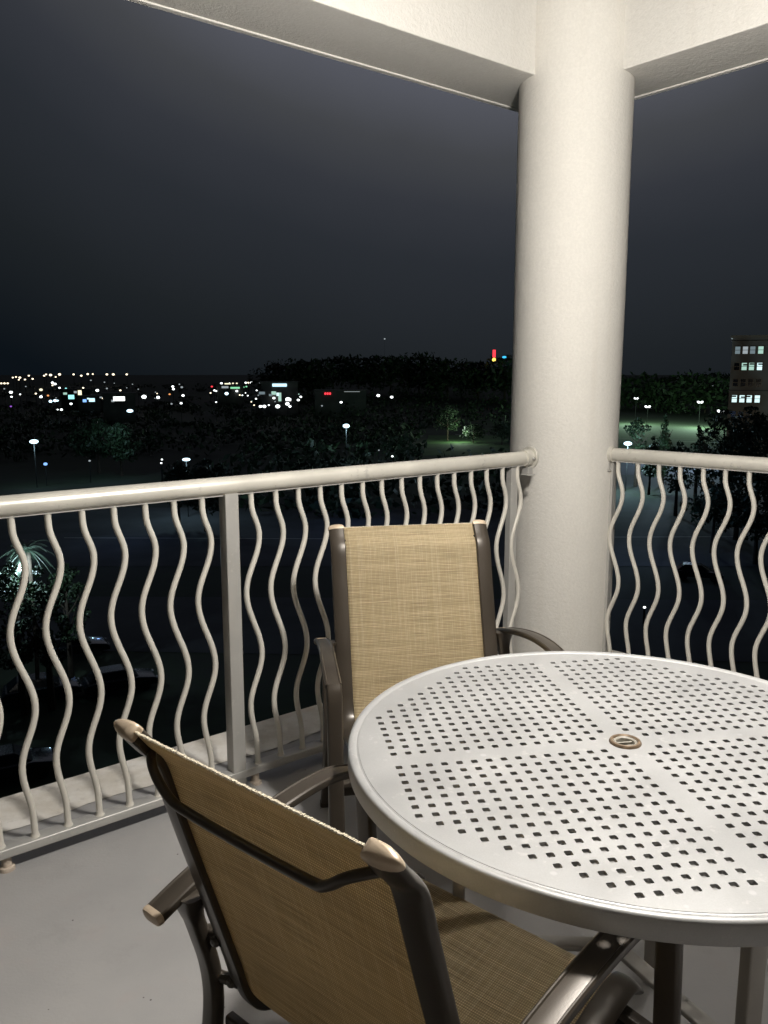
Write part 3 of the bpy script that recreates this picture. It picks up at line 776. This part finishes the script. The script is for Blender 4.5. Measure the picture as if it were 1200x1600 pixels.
mids = [(17, 613, 5, 'white'), (18, 620, 3, 'white'), (17, 635, 3, 'purple'), (64, 609, 5, 'cream'), (64, 620, 4.5, 'white'), (56, 615, 3, 'warm'), (75, 618, 3.4, 'orange'), (82, 598, 4, 'white'), (86, 600, 4, 'white'), (82, 602, 2.6, 'warm'), (93, 606, 3.2, 'white'), (103, 607, 3, 'cyan'), (102, 612, 3, 'cyan'), (86, 626, 5, 'cool'), (79, 627, 5, 'cool'), (90, 626, 3, 'cool'), (111, 631, 4, 'white'), (90, 640, 2.4, 'white'), (96, 640, 4, 'white'), (130, 606, 3, 'warm'), (152, 610, 5, 'white'), (167, 607, 3, 'dim'), (188, 610, 3.2, 'warm'), (171, 615, 2.4, 'dim'), (203, 618, 3, 'warm'), (208, 618, 2.6, 'warm'), (225, 620, 7.5, 'white'), (247, 621, 5.5, 'white'), (270, 604, 4, 'white'), (271, 608, 4, 'white'), (284, 605, 4, 'dim'), (286, 618, 4.6, 'white'), (265, 616, 3.4, 'orange'), (283, 630, 4, 'white'), (268, 631, 3.4, 'dim'), (151, 659, 4.6, 'white'),
        (331, 604, 3.4, 'red'), (346, 599, 4, 'white'), (352, 600, 3.4, 'white'), (364, 599, 3, 'cream'), (370, 599, 3, 'cream'), (384, 598, 3.4, 'white'), (388, 598, 3, 'warm'), (393, 598, 4.8, 'white'), (398, 596, 3.6, 'white'), (405, 599, 2.6, 'dim'), (335, 610, 3.4, 'white'), (329, 614, 2.8, 'warm'), (338, 611, 2.6, 'white'), (370, 611, 4, 'white'), (379, 610, 2.6, 'warm'), (375, 610, 2.6, 'warm'), (380, 605, 4, 'green'), (385, 604, 3, 'green'), (354, 615, 6, 'cool'), (401, 610, 2.6, 'white'), (400, 623, 3, 'white'), (397, 633, 2.6, 'warm'), (407, 635, 5, 'white'), (413, 635, 6, 'white'), (420, 633, 2.8, 'white'), (434, 635, 7.5, 'white'), (450, 623, 6, 'white'), (449, 631, 6.5, 'white'), (453, 635, 4.5, 'white'), (470, 620, 3.8, 'white'), (466, 625, 4.4, 'white'), (460, 598, 4.2, 'white'), (452, 619, 2.8, 'warm'), (428, 622, 4.4, 'white'), (503, 634, 3, 'dim'), (533, 628.5, 4.4, 'white')]
CW = dict(white='white', cream='cream coloured', warm='warm white', cool='bluish white', cyan='greenish cyan', dim='faint grey', orange='orange', red='red', green='green', purple='purple', blue='blue')
for x, y, s, c in mids:
    side = 'left part' if x < 300 else 'middle cluster'
    lamp(x, y, s, c, '%s%s light in the %s of the town' % ('small ' if s < 4.5 else 'bright ', CW[c], side), 'town lights, %s %s' % (side, c))
for k in range(18):  # random extra lights standing for the glow between the listed lamps
    lamp(random.uniform(4, 290), random.choice([596, 602, 608, 615, 622])+random.uniform(-3, 3), random.uniform(1.6, 2.6), random.choice(['warm', 'dim', 'dim', 'white']), 'tiny added light for glow in the left of the town', 'tiny lights added for town glow on the left')
    lamp(random.uniform(325, 475), random.choice([600, 608, 616, 626])+random.uniform(-3, 3), random.uniform(1.6, 2.8), random.choice(['warm', 'dim', 'winmid', 'white']), 'tiny added light for glow in the middle of the town', 'tiny lights added for town glow in the middle')
lamp(203, 642, 10, 'cool', 'bright bluish white lamp below the row of town lights on the left', aspect=.6)
r1, P1 = lamp(53, 690, 13, 'cool', 'large bluish lamp on its own pole near the left picture edge', aspect=.6)
lamp(71, 725, 6, 'blue', 'small blue light just above the handrail at the far left', H=4)
lamp(140, 720, 3.6, 'dim', 'faint light just above the left handrail under the lit tree', H=4)
lamp(253, 718, 3, 'white', 'tiny white light above the handrail, left of the bright lamp, upper one', H=5)
lamp(252, 723.5, 3, 'white', 'tiny white light above the handrail, left of the bright lamp, lower one', H=5)
r2, P2 = lamp(291, 718, 13, 'cool', 'bright bluish lamp among lit leaves just above the left handrail', aspect=.45)
lamp(591, 618, 5.5, 'white', 'white street lamp right of centre, left one of a pair below the dark ridge')
lamp(612, 620.5, 5, 'white', 'white street lamp right of centre, right one of a pair below the dark ridge')
r3, P3 = lamp(541, 665.5, 11, 'cool', 'single bright lamp standing alone in the dark woods in the middle')
lamp(613, 713, 3.6, 'white', 'tiny white light just above the handrail in the middle', H=4)
lamp(592, 703.5, 2.6, 'dim', 'faint tiny light above the handrail in the middle', H=4)
lamp(978, 603.5, 3.4, 'white', 'small white lamp closest to the right side of the column', )
rr_ = [(994, 623, 6, 'left lower lamp of two, just right of the column above the lawn'), (1012, 636, 8, 'white double headed lamp right above the left part of the lawn'), (1094, 629, 8, 'white double headed lamp above the lawn in the middle of the right view'), (1126, 643, 9, 'white double headed lamp nearest to the office building, above the dark trees')]
for x, y, s, l in rr_: lamp(x, y, s, 'white', l, twin=True)
lamp(1018, 606, 5, 'green', 'dim greenish lamp on the horizon right of the column')
lamp(1040, 604, 4.6, 'white', 'white lamp on the right horizon, leftmost of three in line')
lamp(1058, 602.5, 6, 'white', 'white lamp on the right horizon, middle of three in line')
lamp(1075, 612, 7, 'white', 'white lamp on the right horizon, lowest and largest of three in line')
lamp(1113, 603, 3.4, 'dim', 'faint lamp left of the brighter one near the office building')
lamp(1121, 601, 7, 'white', 'bright white lamp on the horizon left of the office building')
lamp(1183, 669, 9, 'white', 'white lamp in front of the dark trees at the right edge', aspect=.45)
r4, P4 = lamp(981, 693, 13, 'cool', 'large bluish lamp at the right side of the column above the handrail', aspect=.6)
lamp(1007, 949, 4.5, 'white', 'tiny white light seen between the right hand bars', H=1.5)
# traffic-sign like pylon, star like beacon, blue dot
P = at_dist(772, 556, 430); gz = float(terr(P.x, P.y)); root = empty('pylon_sign', (P.x, P.y, gz), 0, label='tall red sign with a yellow disc below, glowing on the dark ridge', cat='sign')
MB().tube([(0, 0, 0), (0, 0, P.z-gz-3)], .18, 8).build('pole', M['pole'], root)
MB().box((0, 0, P.z-gz+1.1), (1.5, .3, 3.8)).build('red_panel', EM['red'], root, smooth=0, bevel=.3)
mm = head_mesh('yellow', .95, .95); mm.v = [(x, y*.3, z+P.z-gz-1.9) for x, y, z in mm.v]; mm.build('yellow_disc', EM['yellow'], root)
P = at_dist(788, 558, 430); gz = float(terr(P.x, P.y)); root = empty('beacon_light', (P.x, P.y, gz), 0, label='small blue light beside the tall red sign, left of the column', cat='light')
MB().tube([(0, 0, 0), (0, 0, P.z-gz)], .12, 6).build('pole', M['pole'], root)
mm = head_mesh('azure', 1.1, .55); mm.v = [(x, y, z+P.z-gz) for x, y, z in mm.v]; mm.build('lamp_head', EM['azure'], root)
P = at_dist(601, 529.5, 900); gz = float(terr(P.x, P.y)); root = empty('radio_mast', (P.x, P.y, gz), 0, label='thin distant mast with a single tiny white light in the sky', cat='mast')
MB().tube([(0, 0, 0), (0, 0, P.z-gz)], .12, 5, scale=[1.5, .4]).build('mast_pole', M['pole'], root)
mm = head_mesh('white', .9, .7); mm.v = [(x, y, z+P.z-gz) for x, y, z in mm.v]; mm.build('lamp_head', EM['dim'], root)

# ---------------- shops among the far lights
def shop(px, py, D, wpx, hpx, label, wins=(), signs=()):
    """px,py: centre of front; windows/signs: (dx,dy,w,h,colour) in picture pixels"""
    P = at_dist(px, py, D); gz = float(terr(P.x, P.y)); k = D/FPX; a = math.atan2(-P.x, P.y)
    root = empty('shop_building', (P.x, P.y, gz), a, label=label, cat='building')
    top = P.z-gz+hpx*k/2
    MB().box((0, 6, top/2-.1), (wpx*k, 12, top-.2)).build('wall', M['shopwall'], root, smooth=0)
    MB().box((0, 6, top-.05), (wpx*k+1, 13, .3)).build('roof', M['shopwall'], root, smooth=0)
    for dx, dy, w, h, c in wins:
        f = MB().box((dx*k, -.06, P.z-gz-dy*k), (w*k+.5, .14, h*k+.5)).build('window', M['btrim'], root, smooth=0)
        MB().box((dx*k, -.15, P.z-gz-dy*k), (w*k, .08, h*k)).build('pane', EM[c], f, smooth=0)
    for dx, dy, w, h, c in signs:
        MB().box((dx*k, -.25, P.z-gz-dy*k), (w*k, .3, h*k)).build('sign', EM[c], root, smooth=0, bevel=.1)
    return root
shop(186, 622, 330, 46, 14, 'low shop with a bright white lit front in the left distance', [(0, 1, 16, 6, 'white'), (-9, 4, 4, 3, 'dim')])
shop(118, 617, 420, 40, 16, 'low shop with greenish cyan glow in the left distance', [(-6, 3, 8, 6, 'cyan'), (6, -3, 5, 7, 'cream'), (-14, -2, 5, 3, 'winmid'), (0, -4, 4, 3, 'dim')])
shop(139, 625, 380, 30, 12, 'low shop with a blue lit front in the left distance', [(-6, 1, 5, 4, 'blue'), (4, 0, 8, 5, 'sign'), (-1, -2, 3, 2, 'sign')])
shop(155, 622, 400, 22, 9, 'dim low shop right of the blue lit one in the left distance', [(0, -1, 8, 2, 'dim')])
shop(437, 612, 360, 56, 30, 'large shop with a bluish white sign above glowing entrances in the middle distance', [(0, 8, 4.5, 13, 'winmid'), (-9, 2, 7, 5, 'winmid'), (-3, 4, 4, 5, 'window'), (13, 12, 8, 4, 'white'), (-27, 2, 9, 4, 'winlow'), (-14, 5, 5, 3, 'winlow')], [(0, -10, 22, 4.5, 'sign')])
shop(360, 606, 430, 40, 10, 'low shop with yellow green windows left of the large shop', [(-8, -1, 10, 3, 'dim'), (7, 0, 14, 2.5, 'green'), (-4, -6, 9, 2, 'cream')])
shop(512, 617, 340, 40, 14, 'dark low building with a small red sign in the middle distance', [], [(-3.6, -2, 2.8, 3.2, 'red'), (0, -2, 2.8, 3.2, 'red'), (3.6, -2, 2.8, 3.2, 'red')])
shop(550, 616, 360, 44, 12, 'dark low building right of the red sign', [(0, -4, 24, .6, 'dim')])

# ---------------- office building at the right
OD = 178.0
Pc = at_dist(1145, 525, OD); k = Pc.y and (Pc.y*math.cos(PITCH)-(Pc.z-CAM_H)*math.sin(PITCH))/FPX
gz = GZ; top = Pc.z-gz; root = empty('office_building', (Pc.x, Pc.y, gz), math.radians(-25), label='brownish multi storey office block with lit windows at the right edge', cat='building')
BW = 36.0
def zpx(y): return top-(y-525)*k
MB().box((BW/2, 9, (top-.3)/2), (BW, 18, top-.3)).build('wall', M['bwall'], root, smooth=0)
MB().box((BW/2, 8.9, top-.15), (BW+.7, 18.7, .5)).build('roof', M['btrim'], root, smooth=0)
for y, h in ((609, 1.2), (533, .5), (708, .8)):
    MB().box((BW/2, -.14, zpx(y)), (BW+.4, .3, h*k*1.3)).build('cornice', M['btrim'] if h < 1 else M['shopwall'], root, smooth=0)
rows = {547: ['winlow', 'dim', 'winlow', 'winmid', None, None, 'window'], 572: [None, 'winmid', 'winmid', 'window', None, 'winlow', None], 597: [None]*7, 622: ['window', 'window', 'window', 'window', None, 'window', 'window'], 647: [None]*7, 672: [None, 'winlow', None, None, None, 'winlow', None], 697: [None]*7}
xs = [8.5, 19.5, 30, 41.5, 63, 74, 85, 107, 118, 129, 151, 162, 173, 195, 206]
for y, cols in rows.items():
    for i, x in enumerate(xs):
        c = cols[i % 7] if i < 7 else random.choice(cols)
        xx = x*k*1.0; zc = zpx(y); w, h = 7.2*k, 11.0*k
        if xx > BW-1: continue
        f = MB(); t_ = .14
        for q in (-1, 1):
            f.box((xx+q*(w/2+t_/2), -.05, zc), (t_, .22, h+2*t_)); f.box((xx, -.052, zc+q*(h/2+t_/2)), (w, .22, t_))
        f.box((xx, -.045, zc+h*.02), (w, .10, .09))
        fo = f.build('window', M['btrim'], root, smooth=0)
        MB().box((xx, -.012, zc), (w, .03, h)).build('pane', EM[c] if c else M['dglass'], fo, smooth=0)
        if c in ('window', 'winmid') and random.random() < .6:
            MB().box((xx+random.uniform(-.2, .2), -.032, zc+h*random.uniform(.2, .36)), (w*.9, .008, h*.22)).build('blind', M['bwall'], fo, smooth=0)

# ---------------- parked cars in the dark below
def car_body(mb, prof, w):
    n = len(prof); vs = []
    for y, s in ((-w/2, .93), (-w/2+.12, 1), (w/2-.12, 1), (w/2, .93)):
        vs += [(x, y, .30+(z-.30)*s) for x, z in prof]
    fs = [tuple(range(n))[::-1], tuple(range(3*n, 4*n))]
    for r in range(3): fs += [(r*n+i, r*n+(i+1) % n, (r+1)*n+(i+1) % n, (r+1)*n+i) for i in range(n)]
    mb.add(vs, fs)
M['carpaint'] = metal_paint('dark_car_paint', (.035, .04, .05), .25, .4, .01, None, .8)
M['tyre'] = plain('tyre_rubber', (.02, .02, .02), .85)
M['lens'] = plain('headlamp_lens', (.6, .62, .65), .1, .6)
def car(px, py, rz, label):
    x, y = gp(px, py); root = empty('parked_car', (x, y, GZ+.03), rz, label=label, cat='car', group='cars parked below the balcony')
    m = MB(); car_body(m, [(-2.2, .35), (-2.22, .70), (-2.0, .92), (-1.2, .98), (1.0, .95), (2.0, .78), (2.2, .60), (2.2, .33)], 1.8); m.build('body', M['carpaint'], root, smooth=50, bevel=.03)
    m = MB(); m.add([(-1.9, -.78, .95), (1.05, -.78, .93), (1.05, .78, .93), (-1.9, .78, .95), (-1.35, -.62, 1.42), (.25, -.62, 1.44), (.25, .62, 1.44), (-1.35, .62, 1.42)],
        [(0, 1, 5, 4), (1, 2, 6, 5), (2, 3, 7, 6), (3, 0, 4, 7), (4, 5, 6, 7)]); m.build('cabin_glass', M['dglass'], root, smooth=0, bevel=.03)
    MB().box((-.55, 0, 1.44), (1.5, 1.16, .03)).build('roof_panel', M['carpaint'], root, smooth=0, bevel=.012)
    for a in (-1.35, 1.35):
        for b in (-.82, .82):
            MB().tube([(a, b-.11, .32), (a, b+.11, .32)], .32, 16).build('wheel', M['tyre'], root)
    for b in (-.62, .62): MB().box((2.17, b, .64), (.10, .34, .14)).build('headlight', M['lens'], root, smooth=0, bevel=.02)
car(118, 1024, .5, 'dark car with a faint glint seen through the left bars, below the palm')
car(66, 1092, .45, 'dark car low behind the left bars, second nearest')
car(16, 1215, .5, 'dark car nearest to the balcony at the lower left')
car(188, 1078, .5, 'dark car low behind the left bars beside the post')
car(1090, 905, -.3, 'dark car seen through the right hand bars')

# ---------------- light cast by near lamps and palm uplight, then added fill lights without lamps
def glow(P, power, col, size=.4, name='lamp_and_fill_light'):
    l = bpy.data.lights.new(name, 'POINT'); l.energy = power; l.color = col; l.shadow_soft_size = size
    o = bpy.data.objects.new(name, l); COL.objects.link(o); o.location = P; return o
COOL = (.55, .85, 1)
glow(P1+Vector((0, -.9, -1.0)), 400, COOL)
glow(P2+Vector((-.3, -1.6, -1.2)), 700, COOL)
glow(P4+Vector((0, -1.2, -1.2)), 3800, COOL)
glow(P3+Vector((0, -.9, -1.0)), 700, COOL)
glow(PP+Vector((.1, -1.2, -.7)), 650, (.62, .86, 1), .1)
glow(at_dist(168, 668, 158), 900, (.5, .8, 1), .5)  # fill light added to brighten the trees, no lamp stands here
glow(at_dist(720, 672, 236), 2000, (.75, 1, .75), .5)  # fill light added over the lawn left of the column
for px, py, D in ((994, 623, 300), (1094, 629, 290)):
    glow(at_dist(px, py+6, D+25), 22000, (.62, 1, .68), .5)  # added lawn fill, set apart from the lamps, tinted green for the grass
glow(at_dist(1085, 655, 190), 17000, (.55, .75, 1), .5)  # fill light added over the car park, no lamp modelled here
glow(at_dist(1000, 745, 90), 420, (.3, .5, 1), .5)  # this and the next two: blue fill added over the roads
glow(at_dist(560, 740, 105), 330, (.3, .5, 1), .5)
glow(at_dist(185, 770, 100), 160, (.3, .5, 1), .5)
glow(at_dist(1175, 640, 150), 1300, (1, .85, .65), .5)  # warm fill light added in front of the office facade

# every look-alike light and ridge tree gets its place among its kind, counted from the left
ORD = 'first second third fourth fifth sixth seventh eighth ninth tenth eleventh twelfth thirteenth fourteenth fifteenth sixteenth seventeenth eighteenth nineteenth twentieth twenty-first twenty-second'.split()
by = {}
for o in COL.objects:
    if o.parent is None and 'label' in o and 'group' in o and o['group'] != 'patio chairs around the table': by.setdefault(o['label'], []).append(o)
for lab, os_ in by.items():
    if len(os_) > 1:
        os_.sort(key=lambda o: (math.atan2(o.location.x, o.location.y), o.location.length))
        for i, o in enumerate(os_): o['label'] = '%s from the left, %s' % (ORD[i], lab)
